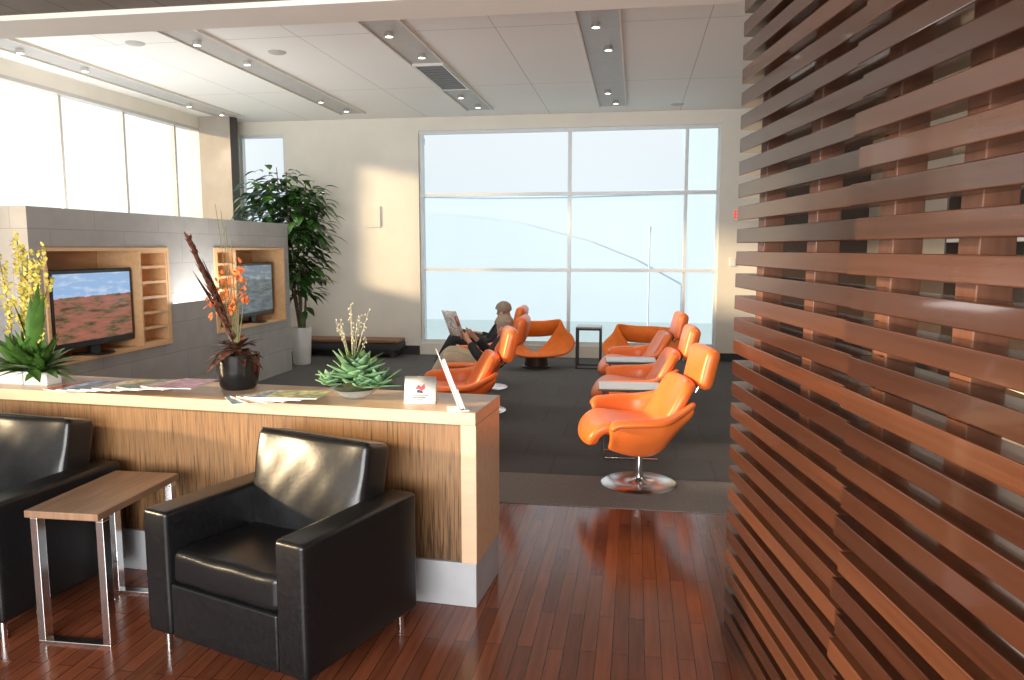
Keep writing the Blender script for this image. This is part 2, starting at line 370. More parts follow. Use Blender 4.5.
for x,w in ((-3.25,.05),(-.99,.05),(.70,.045),(1.15,.04)): frame_bar(b, x-w/2,x+w/2,.18,WT)
for z,w in ((.21,.06),(1.32,.05),(2.45,.05),(WT-.02,.05)): frame_bar(b,-3.28,1.17,z-w/2,z+w/2, BY+.03)
w1 = struct('window_1', b, M['alu'], smooth=False)
b=B(); box(b,-3.26,1.16,BY+.085,BY+.09,.2,WT-.02); obj('window_pane', b, M['glass'], w1, smooth=False)
b=B()
for x in (-6.17,-5.45): frame_bar(b,x-.02,x+.02,.9,WT)
for z in (.92,2.45,WT-.02): frame_bar(b,-6.19,-5.43,z-.02,z+.02, BY+.03)
w2 = struct('window_2', b, M['alu'], smooth=False)
b=B(); box(b,-6.18,-5.44,BY+.085,BY+.09,.9,WT-.02); obj('window_pane', b, M['glass'], w2, smooth=False)
b=B()
for k in range(13):
    y = 10.35-1.12*k
    if y>-3: box(b, LX-.10,LX-.04,y-.02,y+.02,SILL,LT)
box(b, LX-.12,LX-.02,-3,10.9,SILL,SILL+.05); box(b, LX-.12,LX+.005,-3,10.9,LT-.04,LT)
w3 = struct('window_3', b, M['alu2'], smooth=False)
b=B(); box(b, LX-.08,LX-.075,-3,10.9,SILL+.02,LT-.03); obj('window_pane', b, M['glass'], w3, smooth=False)
b=B(); box(b,-5.4,-3.3,BY-.03,BY,0,.14); struct('baseboard_back', b, M['dark'], smooth=False)
b=B(); box(b,1.2,RX,BY-.03,BY,0,.12); struct('baseboard_right', b, M['dark'], smooth=False)

# ceiling strips
STR = [-5.97,-4.09,-2.21,-.35]
SN = ['leftmost ceiling strip','second ceiling strip from the left','ceiling strip holding the air vent','rightmost ceiling strip']
ON = ['nearest the beam','second from the beam','third from the beam','farthest from the beam']
def make_spot():
    r = thing('ceiling_spotlight','x','spotlight')
    b=B(); lathe(b,[(0,0),(.038,0),(.042,-.02),(.042,-.045),(.034,-.045),(.0,-.03)],16); obj('housing', b, M['chrome'], r)
    b=B(); lathe(b,[(0,-.036),(.032,-.041),(.032,-.044),(0,-.047)],16); obj('lens', b, M['lampglow'], r)
    return r
spot = make_spot(); used=False
for i,x in enumerate(STR):
    b=B(); box(b,x-.18,x+.18,4.62,10.95,CZ-.012,CZ+.01)
    struct('trim_%d'%(i+4), b, M['shade'], smooth=False)
    b=B(); box(b,x-.19,x-.175,4.62,10.95,CZ-.03,CZ+.01); box(b,x+.175,x+.19,4.62,10.95,CZ-.03,CZ+.01); struct('trim_%d'%(i+8), b, M['cream'], smooth=False)
    for j,y in enumerate((6.95,7.75,9.85,10.55)):
        xx=x+(.05 if j%2 else -.03)
        place(spot, used, (xx,y,CZ-.012), 0, 'small chrome spotlight in the %s, %s'%(SN[i],ON[j]), 'spotlights in the ceiling strips'); used=True
        light('SPOT','spot_beam',(xx,y,CZ-.07),(0,0,-1),24,(1,.92,.80),ang=100)
v = thing('air_vent','grey louvred air vent in the ceiling strip between spotlights','vent',(STR[2],8.8,CZ-.012))
b=B(); box(b,-.17,.17,-.65,-.62,-.025,0); box(b,-.17,.17,.62,.65,-.025,0); box(b,-.17,-.15,-.62,.62,-.025,0); box(b,.15,.17,-.62,.62,-.025,0); obj('vent_frame', b, M['white'], v, smooth=False)
b=B()
for k in range(12): box(b,-.15,.15,-.6+k*.105,-.54+k*.105,-.02,-.006)
obj('louvre', b, M['louvre'], v, smooth=False)
for (px,py,lab) in ((277,52,'round white ceiling speaker between the two strips left of the vent'),(135,43,'round white ceiling speaker nearest the left windows'),(672,122,'round white ceiling speaker above the right end of the back window')):
    q = F(px,py,CZ)
    if q.y>11: q.y=11.0
    b=B(); lathe(b,[(0,-.015),(.07,-.015),(.09,-.005),(.09,0),(0,0)],20)
    o=obj('ceiling_speaker', b, M['shade']); o.location=(q.x,q.y,CZ); tag(o,lab,'ceiling speaker')

# ------------------------------------------------------------------ exterior
b=B()
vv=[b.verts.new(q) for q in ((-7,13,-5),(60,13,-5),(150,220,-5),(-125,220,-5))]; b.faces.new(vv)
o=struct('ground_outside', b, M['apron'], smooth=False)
t = thing('terminal_building','pale blue hazy airport building far outside the big window','building',(0,70,-5))
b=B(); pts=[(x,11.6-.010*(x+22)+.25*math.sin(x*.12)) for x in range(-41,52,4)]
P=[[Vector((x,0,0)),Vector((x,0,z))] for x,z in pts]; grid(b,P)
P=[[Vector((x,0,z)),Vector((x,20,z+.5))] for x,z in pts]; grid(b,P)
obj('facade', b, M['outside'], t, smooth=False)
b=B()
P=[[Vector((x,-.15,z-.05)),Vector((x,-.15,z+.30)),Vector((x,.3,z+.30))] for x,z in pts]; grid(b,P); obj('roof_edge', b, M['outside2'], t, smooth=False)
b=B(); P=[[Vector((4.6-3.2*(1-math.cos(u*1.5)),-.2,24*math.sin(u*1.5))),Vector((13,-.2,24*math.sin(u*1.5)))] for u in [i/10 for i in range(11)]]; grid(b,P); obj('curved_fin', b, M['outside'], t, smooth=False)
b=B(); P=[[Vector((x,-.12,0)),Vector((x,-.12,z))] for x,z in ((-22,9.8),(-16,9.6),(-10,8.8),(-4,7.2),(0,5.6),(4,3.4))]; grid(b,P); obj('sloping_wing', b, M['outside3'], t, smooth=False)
for i,(x,lab) in enumerate(((-3.3,'thin grey pole outside the left pane of the big window'),(.2,'thin grey pole outside the middle pane of the big window'))):
    b=B(); lathe(b,[(0,-5),(.03,-5),(.018,2.0 if i else 4.2),(0,2.0 if i else 4.2)],10); lathe(b,[(0,0),(.03,0),(.04,.15),(.0,.18)],12,T(0,0,2.0 if i else 4.2))
    o=obj('lamp_post', b, M['pole']); o.location=(x*1.6,19,0); tag(o,lab,'lamp post')

# ------------------------------------------------------------------ tv partition
PX=-4.6
b=B()
box(b,PX-.55,PX,5.27,9.75,0,.70); box(b,PX-.55,PX,5.27,9.75,1.66,1.97)
box(b,PX-.55,PX,5.27,5.40,.70,1.66); box(b,PX-.55,PX,7.04,7.89,.70,1.66); box(b,PX-.55,PX,9.60,9.75,.70,1.66); box(b,PX-.55,PX-.45,5.40,9.60,.70,1.66)
pw = obj('partition_wall', b, M['concrete'], smooth=False)
pw['kind']='structure'
def niche(y0,y1,cy0,cy1,rows,lab):
    r = thing('television_niche',lab,'niche shelf',(PX,(y0+y1)/2,.70)); c=(y0+y1)/2; h=.955
    b=B(); a0,a1=y0-c,y1-c
    box(b,-.44,.015,a0,a1,.0,.03); box(b,-.44,.015,a0,a1,h-.03,h); box(b,-.44,.015,a0,a0+.03,.03,h-.03); box(b,-.44,.015,a1-.03,a1,.03,h-.03); box(b,-.445,-.43,a0,a1,.03,h-.03)
    obj('niche_lining', b, M['nichewood'], r, smooth=False)
    b=B(); s0,s1=cy0-c,cy1-c
    box(b,-.425,.012,s0,s0+.025,.03,h-.03); box(b,-.425,.012,s1-.025,s1,.03,h-.03)
    for k in range(rows+1):
        z=.03+(h-.085)*k/rows; box(b,-.16,.01,s0+.025,s1-.025,z,z+.025)
    box(b,-.18,-.16,s0+.025,s1-.025,.03,h-.03)
    obj('cubby_rack', b, M['nichewood'], r, smooth=False)
niche(5.40,7.04,6.58,7.005,6,'maple-lined wall niche with cubby rack around the desert-picture television')
niche(7.89,9.60,7.93,8.36,6,'maple-lined wall niche farther back around the smaller-looking television')
def tv(y0,y1,z0,z1,m,lab,x=PX+.0):
    r = thing('television',lab,'television',(x,(y0+y1)/2,.73)); w=(y1-y0)/2; zb=z0-.73; zt=z1-.73
    b=B(); box(b,-.07,0,-w,w,zb,zt); obj('bezel', b, M['black'], r, smooth=False, bevel=.012)
    b=B(); box(b,-.002,.004,-w+.04,w-.04,zb+.06,zt-.035); obj('screen', b, m, r, smooth=False)
    b=B(); box(b,-.06,-.02,-.06,.06,.012,zb+.02); lathe(b,[(0,0),(.17,0),(.17,.008),(.03,.02),(0,.02)],24,T(-.04,0,0)); obj('stand', b, M['black'], r)
tv(5.52,6.56,.80,1.47,M['tv1'],'flat black television showing a red desert landscape',PX-.06)
tv(8.44,9.44,.80,1.47,M['tv2'],'flat black television with a grey-blue picture in the far niche',PX-.08)

# ------------------------------------------------------------------ counter
ct = thing('console_counter','long low maple-topped console with reed front panel and pale grey stone plinth','counter',(-.69,3.305,0),-4.5)
CL=3.5; CD=.42
b=B(); box(b,-CL,.0,-.02,CD,.862,.92); obj('countertop', b, M['maple'], ct, smooth=False, bevel=.004)
b=B(); box(b,-.075,-.002,-.005,CD-.01,.21,.86); obj('end_panel', b, M['maple'], ct, smooth=False, bevel=.003)
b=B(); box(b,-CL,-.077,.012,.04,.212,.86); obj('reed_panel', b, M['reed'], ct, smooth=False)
b=B(); box(b,-CL,-.077,CD-.04,CD-.012,.212,.86); obj('back_panel', b, M['maple'], ct, smooth=False)
b=B(); box(b,-CL,-.006,.0,CD-.02,0,.209); obj('plinth', b, M['plinth'], ct, smooth=False, bevel=.003)

# ------------------------------------------------------------------ slatted screen
sc = thing('slatted_screen','tall dark red-brown screen of horizontal wooden slats on the right','room divider',(.405,3.273,0),math.degrees(math.atan2(-.989,.148)))
def slats(x0,x1,y0,dy,jit):
    b=B(); z=.05; k=0
    while z<2.93:
        e = .04 if k%2 else 0
        box(b, x0-(e if jit=='n' else 0), x1-(e if jit=='f' else 0), y0, y0+dy, z, z+.057); z+=PITCH; k+=1
    return b
obj('slat_panel', slats(0,1.15,0,.08,'f'), M['slat'], sc, smooth=False, bevel=.003)
obj('slat_panel', slats(1.15,4.3,-.014,.08,'n'), M['slat'], sc, smooth=False, bevel=.003)
for x in (.06,.60,1.12,1.50,1.95,2.6,3.8):
    b=B(); box(b,x-.04,x+.04,.0805,.16,0,3.0); obj('post', b, M['post'], sc, smooth=False, bevel=.003)
b=B(); box(b,0,4.3,-.01,.16,0,.045); obj('bottom_rail', b, M['slat'], sc, smooth=False)

# ------------------------------------------------------------------ black armchairs
def make_armchair():
    r = thing('armchair','x','armchair'); W,D=.86,.69
    for s in (-1,1):
        b=B(); rbox(b,.14,D,.515,.018,T(s*(W/2-.07),0,.352),puff=(.003,.002,.003),n=6); obj('armrest', b, M['leather'], r)
    b=B(); rbox(b,W-.285,.06,.225,.012,T(0,-D/2+.035,.205)); obj('front_rail', b, M['leather'], r)
    b=B(); rbox(b,W-.285,.57,.14,.03,T(0,-.045,.375,rx=-2),puff=(0,.005,.016),n=10)
    for v in b.verts:
        q=v.co; v.co.z += .0025*math.sin(q.x*26+q.y*19)
    obj('seat_cushion', b, M['leather'], r)
    b=B(); rbox(b,W-.285,.07,.46,.02,T(0,D/2-.04,.345)); obj('back_panel', b, M['leather'], r)
    b=B(); rbox(b,W-.235,.165,.47,.028,T(0,.20,.602,rx=-13),puff=(0,.018,.002),n=14)
    for v in b.verts:
        q=v.co; v.co.y += .004*math.sin(q.x*17+q.z*13)+.0025*math.sin(q.x*48-q.z*33)*max(0,1-abs(q.z-.6)*4)
    bk = obj('backrest', b, M['leather'], r)
    b=B(); tube(b,[(-.28,.170,.85),(0,.170,.853),(.28,.170,.85)],.004,6); obj('piping', b, M['leather'], bk)
    for x in (-1,1):
        for y in (-1,1):
            b=B(); tube(b,[(x*(W/2-.06),y*(D/2-.05),0),(x*(W/2-.06),y*(D/2-.05),.097)],.014,12); obj('leg', b, M['chrome'], r)
    return r
ac = make_armchair()
place(ac,False,(-1.43,2.905,0),-19,'black leather club armchair on chrome legs beside the walnut side table','black leather armchairs')
place(ac,True,(-2.955,3.04,0),-6,'black leather club armchair cut by the left edge of the photo','black leather armchairs')
st = thing('side_table','small rectangular walnut-topped side table with chrome sled legs between the armchairs','side table',(-2.29,2.97,0),1)
b=B(); box(b,-.165,.165,-.29,.29,.555,.585); obj('tabletop', b, M['walnut'], st, smooth=False, bevel=.003)
for s in (-1,1):
    b=B(); y=s*.24
    box(b,-.165,-.132,y-.022,y+.022,.012,.543); box(b,.132,.165,y-.022,y+.022,.012,.543); box(b,-.165,.165,y-.022,y+.022,0,.012); box(b,-.165,.165,y-.022,y+.022,.543,.555)
    obj('leg_frame', b, M['chrome'], st, smooth=False, bevel=.002)

# ------------------------------------------------------------------ orange swivel chairs
def make_swivel():
    r = thing('swivel_chair','x','lounge chair')
    pr=[(-.345,.325),(-.35,.365),(-.31,.405),(-.18,.400),(-.02,.375),(.11,.37),(.175,.405),(.225,.475),(.285,.59),(.345,.69),(.37,.735)]
    hw=[.22,.25,.265,.27,.27,.27,.275,.285,.295,.285,.24]
    b=B(); P=[]
    for (x,z),h in zip(pr,hw): P.append([Vector((x+(.03*(v*v) if x<-.25 else -.05*v*v),v*h,z+.02*v*v)) for v in (-1,-.75,-.4,0,.4,.75,1)])
    grid(b,P); obj('seat_shell', b, M['orange'], r, solid=.085, sub=2, off=-1)
    for s in (-1,1):
        b=B(); P=[]; N=12
        for i in range(N):
            u=i/(N-1)
            x=-.27+u*.55
            zb=.325-.055*math.sin(math.pi*min(1,u*1.2))+.27*max(0,u-.6)*2
            yb=.24+.02*math.sin(math.pi*u)
            xt=-.31+u*.62
            zt=.525+.012*math.sin(math.pi*u)+.10*max(0,u-.55)**1.4*3.0
            yt=.365+.035*math.sin(math.pi*u)-.12*max(0,u-.6)/.4
            if i==0: zt=.485; xt=-.285
            row=[]
            for j in range(6):
                w=j/5; bulge=.055*math.sin(math.pi*w)
                row.append(Vector((x+(xt-x)*w**1.6, s*(yb+(yt-yb)*w**1.3+bulge), zb+(zt-zb)*w)))
            c_=1-.5*max(0,u-.6)/.4
            row.append(Vector((xt, s*(yt+.045*c_), zt+.006)))
            row.append(Vector((xt+.004, s*(yt+.090*c_), zt-.014)))
            P.append(row)
        grid(b,P); obj('armrest', b, M['orange'], r, solid=.045, sub=2, off=0)
    b=B(); rbox(b,.10,.43,.28,.045,T(.43,0,.835,ry=13),puff=(.014,0,.004),n=6)
    for v in b.verts: v.co.x -= .25*v.co.y**2
    obj('headrest', b, M['orange'], r)
    for s in (-1,1):
        b=B(); tube(b,[(.365,s*.07,.66),(.42,s*.07,.77)],.009,8); obj('headrest_bracket', b, M['chrome'], r)
    b=B(); lathe(b,[(0,.225),(.05,.225),(.13,.27),(.13,.29),(0,.29)],20); obj('seat_mount', b, M['dark'], r)
    b=B(); lathe(b,[(0,.01),(.028,.01),(.026,.23),(0,.23)],16); obj('stem', b, M['chrome'], r)
    b=B(); lathe(b,[(0,0),(.262,0),(.265,.008),(.25,.016),(.12,.022),(.05,.03),(.028,.05),(0,.05)],40); obj('base', b, mat('brushed chrome',(.72,.72,.72),.22,1,var=.03), r)
    return r
sw = make_swivel(); G='orange swivel lounge chairs'
place(sw,False,(.05,5.32,.004),12,'orange leather swivel chair on round chrome base nearest the slatted screen',G)
place(sw,True,(.05,6.78,.004),4,'orange leather swivel chair just behind the nearest one, between two pale tables',G)
place(sw,True,(.04,8.20,.004),6,'orange leather swivel chair third back in the right row, before the ribbon chair',G)
place(sw,True,(-1.47,6.30,.004),16,'orange leather empty swivel chair in front of the reading person',G)
L2=Vector((-1.54,7.55,.004)); L3=Vector((-1.74,8.85,.004))
place(sw,True,L2,0,'orange leather swivel chair in which the person reads a newspaper',G)
place(sw,True,L3,0,'orange leather swivel chair behind the newspaper reader, holding the second person',G)
def make_table():
    r = thing('low_table','x','side table')
    b=B(); box(b,-.24,.24,-.15,.15,.563,.573); obj('tabletop', b, M['tabletop'], r, smooth=False, bevel=.002)
    b=B(); box(b,-.243,.243,-.153,.153,.552,.562); obj('top_rim', b, M['dark'], r, smooth=False)
    for s in (-1,1):
        b=B(); y=s*.12; tube(b,[(-.2,y,.55),(-.2,y,.03),(-.19,y,.012),(-.16,y,.01),(.22,y,.01)],.009,8); tube(b,[(-.22,y,.545),(.22,y,.545)],.006,8); obj('leg_frame', b, M['chrome'], r)
    return r
tb=make_table(); G='pale tables between the orange chairs'
place(tb,False,(-.03,6.04,.004),3,'pale-topped chrome side table between the two nearest orange chairs',G)
place(tb,True,(-.03,7.48,.004),3,'pale-topped chrome side table farther back between orange chairs',G)
def make_ribbon():
    r = thing('ribbon_chair','x','lounge chair')
    b=B(); P=[]; N=72
    for i in range(N):
        th=2*math.pi*i/N; c,s=math.cos(th),math.sin(th)
        k=(1+s)/2; side=abs(c)**3
        x=.44*c*(1+.06*side)
        zc=.19+.31*k**.9+.15*side
        ctr=Vector((x, .10+.21*s, zc))
        tw=math.pi/2*(k**.8)
        n=Vector((-c*.9,-s,0)); n=n.normalized()
        wd=(n*math.cos(tw)+Vector((0,0,1))*math.sin(tw)).normalized()*(.115+.09*(1-k)**2)
        nrm=Vector((c,s,0)).normalized()
        P.append([ctr-wd+nrm*.03, ctr-wd*.5+nrm*.008, ctr-nrm*.006, ctr+wd*.5+nrm*.008, ctr+wd+nrm*.045*k])
    grid(b,P,True); obj('ribbon_shell', b, M['orange2'], r, solid=.045, sub=2, off=0)
    b=B(); lathe(b,[(0,0),(.20,0),(.20,.02),(.17,.03),(.15,.16),(0,.16)],28); obj('pedestal', b, M['umber'], r)
    return r
rb=make_ribbon(); G='orange ribbon chairs by the window'
place(rb,False,(.13,10.0,.004),-20,'sculptural orange ribbon chair by the window behind the right row',G)
place(rb,True,(-1.34,10.5,.004),30,'sculptural orange ribbon chair by the window behind the reading person',G)
t=thing('end_table','small black-framed square table with pale top between the ribbon chairs','side table',(-.62,10.6,.004),0)
b=B(); box(b,-.17,.17,-.17,.17,.56,.58); obj('tabletop', b, M['tabletop'], t, smooth=False)
b=B()
for x in (-.16,.16):
    for y in (-.16,.16): box(b,x-.012,x+.012,y-.012,y+.012,0,.56)
    box(b,x-.012,x+.012,-.16,.16,.53,.56)
for y in (-.16,.16): box(b,-.16,.16,y-.012,y+.012,.53,.56); box(b,-.16,.16,y-.012,y+.012,0,.02)
obj('frame', b, M['dark'], t, smooth=False)
t=thing('window_bench','low dark bench with wooden edge against the beige back wall','bench',(-4.3,11.2,.004))
b=B(); rbox(b,1.6,.4,.05,.015,T(0,0,.245)); obj('seat', b, M['copper'], t)
b=B(); box(b,-.8,.8,-.2,.2,.12,.215); obj('frame', b, M['dark'], t, smooth=False)
for s in (-1,1):
    b=B(); box(b,s*.7-.03,s*.7+.03,-.16,.16,0,.12); obj('leg', b, M['dark'], t, smooth=False)
o=B(); box(o,-.12,.12,-.012,0,-.16,.16); o=obj('wall_speaker', o, M['cream'], smooth=False); o.location=(-4.02,BY-.001,2.13); tag(o,'beige rectangular speaker on the wall left of the big window','speaker')
o=B(); box(o,-.04,.04,-.012,0,-.06,.06); o=obj('light_switch', o, M['white'], smooth=False, bevel=.004); o.location=(1.38,BY-.001,1.45); tag(o,'white light switch on the wall right of the big window','light switch')
t=thing('exit_sign','small sign with red EXIT lettering on the wall right of the window','sign',(1.53,BY,2.12))
b=B(); box(b,-.16,.16,-.05,0,-.085,.085); obj('sign_body', b, M['cream'], t, smooth=False, bevel=.006)
cu=bpy.data.curves.new('lettering','FONT'); cu.body='EXIT'; cu.size=.16; cu.align_x='CENTER'; cu.align_y='CENTER'; cu.extrude=.003
o=bpy.data.objects.new('tmp',cu); C.objects.link(o); bpy.context.view_layer.update()
me=bpy.data.meshes.new_from_object(o.evaluated_get(bpy.context.evaluated_depsgraph_get())); bpy.data.objects.remove(o)
me.materials.clear(); me.materials.append(M['red'])
o=bpy.data.objects.new('lettering',me); C.objects.link(o); o.parent=t; o.location=(0,-.055,0); o.rotation_euler=(R(90),0,0)
t=thing('display_cabinet','dark cabinet with pale shelves glimpsed through the slatted screen','cabinet',(2.98,6.6,0),90)
b=B(); box(b,-1.0,-.96,-.2,.2,.0,2.2); box(b,.96,1.0,-.2,.2,0,2.2); box(b,-.96,.96,-.2,-.17,.0,2.2); obj('carcass', b, M['umber'], t, smooth=False)
for z in (.02,.6,1.15,1.7,2.16):
    b=B(); box(b,-.96,.96,-.17,.2,z,z+.04); obj('shelf', b, M['cream'], t, smooth=False)

# ------------------------------------------------------------------ counter-top things
def cz(px,py): return F(px,py,.921)
covers=[((.55,.10,.06),'red'),((.65,.62,.55),'cream'),((.10,.22,.42),'blue'),((.30,.20,.12),'brown'),((.70,.68,.66),'white'),((.55,.38,.12),'ochre'),((.12,.25,.16),'green'),((.18,.18,.20),'charcoal'),((.50,.45,.38),'beige'),((.35,.12,.22),'plum'),((.30,.45,.55),'pale blue'),((.60,.30,.12),'orange'),((.42,.40,.38),'grey'),((.75,.60,.55),'pink'),((.25,.30,.40),'slate'),((.60,.58,.30),'mustard')]
def magazine(loc, rz, col, cname, lab, grp):
    m=mat('cover '+cname, col, .3, var=.8, sc=22, coat=.2)
    r=thing('magazine',lab,'magazine',loc,rz,grp)
    b=B(); box(b,-.092,.092,-.127,.127,0,.004); obj('pages', b, M['paper'], r, smooth=False)
    b=B(); box(b,-.095,.095,-.13,.13,.0041,.0056); obj('cover', b, m, r, smooth=False)
ords=['first','second','third','fourth','fifth','sixth','seventh','eighth','ninth','tenth']
for k in range(10):
    q=cz(78+k*12.2, 387+k*.8)
    magazine((q.x,q.y,.9205+.0057*k),-4.5+random.uniform(-12,12)+(8 if k%2 else -8),covers[k][0],covers[k][1],'magazine with a %s cover, %s from the left in the longer fan'%(covers[k][1],ords[k]),'magazines in the longer fan on the counter')
for k in range(6):
    q=cz(248+k*10, 398.4+k*.5)
    magazine((q.x,q.y,.9205+.0057*k),38+k*11,covers[10+k][0],covers[10+k][1],'magazine with a %s cover, %s from the left in the shorter fan'%(covers[10+k][1],ords[k]),'magazines in the shorter fan on the counter')
q=cz(421,402)
t=thing('tent_card','small white card with a red and dark emblem on the counter','card',(q.x,q.y,.92),6)
b=B(); P=[[Vector((x,-.035,0)),Vector((x,0,.125)),Vector((x,.035,0))] for x in (-.075,.075)]; grid(b,P); obj('card', b, M['paper'], t, solid=.002)
tilt=math.atan2(.035,.125)
mm=T(0,-.0215,.06,rx=-math.degrees(tilt))
inkm=mat('dark print',(.02,.02,.035),.5)
b=B(); pl=[(-.024,.006),(-.010,.030),(.004,.018),(.020,.034),(.024,.010),(.008,.0),(-.006,.008)]
f1=[b.verts.new(mm@Vector((x,-.0018,z))) for x,z in pl]; b.faces.new(f1); obj('red_emblem', b, mat('red print',(.65,.03,.03),.5), t, smooth=False)
b=B()
for k in range(3): box(b,-.04,.04-.012*k,-.0018,-.0005,-.026-.008*k,-.0225-.008*k,mm)
f1=[b.verts.new(mm@Vector((x,-.0019,z))) for x,z in ((-.018,-.010),(-.012,.006),(.012,-.002),(.016,-.012))]; b.faces.new(f1); obj('printed_lines', b, inkm, t, smooth=False)
q=cz(463,409)
t=thing('brochure_holder','white leaning brochure holder at the right end of the counter','brochure holder',(q.x,q.y,.92),108)
b=B(); mm=T(0,.02,.0,rx=-20); box(b,-.065,.065,-.004,0,.004,.29,mm); box(b,-.065,.065,-.028,-.024,.004,.10,mm); obj('back_plate', b, M['white'], t, smooth=False)
b=B(); box(b,-.05,.05,-.025,.07,0,.006); obj('foot', b, M['white'], t, smooth=False)
b=B(); box(b,-.058,.058,-.022,-.006,.01,.25,mm); obj('brochures', b, M['paper'], t, smooth=False)

q=cz(354,398)
t=thing('succulent_arrangement','green succulent arrangement in a clear bowl on the counter','plant',(q.x,q.y+.02,.92))
b=B(); lathe(b,[(0,0),(.05,0),(.07,.012),(.115,.045),(.125,.05),(.12,.05),(.07,.02),(0,.015)],28); obj('bowl', b, M['glassy'], t)
b=B(); lathe(b,[(0,.021),(.07,.028),(.10,.05),(.06,.075),(0,.085)],16); obj('moss', b, M['soil'], t)
b=B()
for k in range(32):
    u=k/32; th=k*2.4; el=R(2+80*u); L=.195-.06*u
    leaf(b,(.01+.015*math.cos(th),.015*math.sin(th),.08+.02*u),(math.cos(th)*math.cos(el),math.sin(th)*math.cos(el),math.sin(el)),L*random.uniform(.85,1.15),.10,random.uniform(-.1,.25),5,.35,.62)
for cx,cy,s,n in ((-.17,-.02,.09,16),(.17,-.03,.12,18),(.08,-.07,.09,12)):
    for k in range(n):
        u=k/n; th=k*2.4; el=R(5+72*u)
        leaf(b,(cx*.75,cy,.06),(math.cos(th)*math.cos(el),math.sin(th)*math.cos(el),math.sin(el)),s*random.uniform(.8,1.2),.06,0,4,.35,.62)
obj('succulent_leaves', b, M['agave'], t, solid=.004)
b=B()
for k in range(34):
    th=random.uniform(0,6.28); el=R(random.uniform(35,85)); L=random.uniform(.12,.26)
    leaf(b,(-.03,.05,.08),(math.cos(th)*math.cos(el)*.9,math.sin(th)*math.cos(el),math.sin(el)),L,.014,.2,4,.2)
obj('grass_blades', b, M['leaf2'], t)
b=B()
for k in range(12):
    th=random.uniform(0,6.28); r_=random.uniform(.02,.10); h=random.uniform(.18,.37)
    top=Vector((-.04+r_*math.cos(th),.05+r_*math.sin(th)*.6,.09+h)); bs=Vector((-.03,.05,.08)); tube(b,[bs,bs.lerp(top,.5)+Vector((0,0,.03)),top],.0012,5)
    for j in range(5):
        c=bs.lerp(top,.72+.06*j)+Vector((random.uniform(-.012,.012),0,random.uniform(0,.01)+.012)); lathe(b,[(0,-.007),(.005,0),(0,.008)],6,T(*c))
obj('seed_heads', b, M['grass'], t)
q=cz(22,384)
t=thing('orchid_arrangement','yellow orchids with broad green leaves in white square dishes','plant',(q.x,q.y+.04,.92),-4)
for x in (-.06,.10):
    b=B()
    box(b,x-.075,x+.075,-.05,.05,.0,.012)
    for (x0,x1,y0,y1) in ((x-.075,x-.068,-.05,.05),(x+.068,x+.075,-.05,.05),(x-.068,x+.068,-.05,-.043),(x-.068,x+.068,.043,.05)): box(b,x0,x1,y0,y1,.012,.07)
    obj('dish', b, M['white'], t, smooth=False, bevel=.003)
b=B(); rbox(b,.13,.084,.05,.02,T(-.06,0,.045)); rbox(b,.13,.084,.05,.02,T(.10,0,.045)); obj('moss', b, M['soil'], t)
b=B()
for k in range(160):
    th=random.uniform(0,6.28); el=R(random.uniform(0,84)); L=random.uniform(.13,.32); bx=random.choice((-.06,.02,.10))
    leaf(b,(bx,0,.07),(math.cos(th)*math.cos(el),math.sin(th)*math.cos(el)*.7,math.sin(el)),L,random.uniform(.035,.065),.22,5,.25)
for (lx,L) in ((.30,.46),(.12,.42),(-.15,.40),(.22,.52)): leaf(b,(.05,0,.1),(lx,-.1,.9),L,.06,.1,7,.3)
obj('broad_leaves', b, M['leaf2'], t)
b=B(); f=B()
for (sx,lean,h) in ((-.03,.05,.68),(.03,.06,.58),(-.08,-.07,.62),(.0,-.02,.72),(.06,.12,.50),(.02,.02,.64),(.05,.10,.66)):
    pts=[Vector((sx+lean*u*u,.02*u,.07+h*u)) for u in [i/8 for i in range(9)]]
    tube(b,pts,.003,6)
    for j in range(28):
        u=.34+.66*j/27; c=Vector((sx+lean*u*u,.02*u,.07+h*u))+Vector((random.uniform(-.028,.028),random.uniform(-.02,.02),random.uniform(-.01,.01)))
        for w in range(4):
            an=w*1.57+random.random(); leaf(f,c,(math.cos(an),-.5,math.sin(an)),.031,.023,0,3,.1,.7)
obj('flower_stems', b, M['stem'], t); obj('orchid_flowers', f, M['yellow'], t)
q=cz(232,391)
t=thing('tropical_arrangement','orange blossoms and a tall brown blade leaf in a black pot','plant',(q.x-.01,q.y+.09,.92))
b=B(); lathe(b,[(0,0),(.08,0),(.095,.02),(.108,.10),(.108,.17),(.112,.185),(.10,.185),(.095,.17),(.085,.15),(0,.15)],30); obj('pot', b, M['blackpot'], t)
b=B(); lathe(b,[(0,.14),(.088,.15),(.08,.17),(0,.19)],18); obj('moss', b, M['soil'], t)
b=B()
for (dx,L,w) in ((-.30,.60,.07),(-.24,.46,.055),(-.42,.42,.05)): leaf(b,(-.02,0,.24),(dx,-.1,.85),L,w,.0,8,.5,.9)
for k in range(70):
    u=k/70; c=Vector((-.02,-.01,.25))+Vector((-.30,-.1,.85)).normalized()*.56*u
    leaf(b,c,(random.uniform(-.5,.7),-.6,.9),.055,.022,0,3,.2)
obj('blade_leaf', b, M['brownleaf'], t)
b=B()
for k in range(40):
    th=random.uniform(0,6.28); el=R(random.uniform(-10,60)); L=random.uniform(.08,.20)
    leaf(b,(0,0,.20),(math.cos(th)*math.cos(el),math.sin(th)*math.cos(el)*.7,math.sin(el)),L,.055,.35,5,.2)
obj('dark_leaves', b, M['brownleaf'], t)
b=B(); f=B()
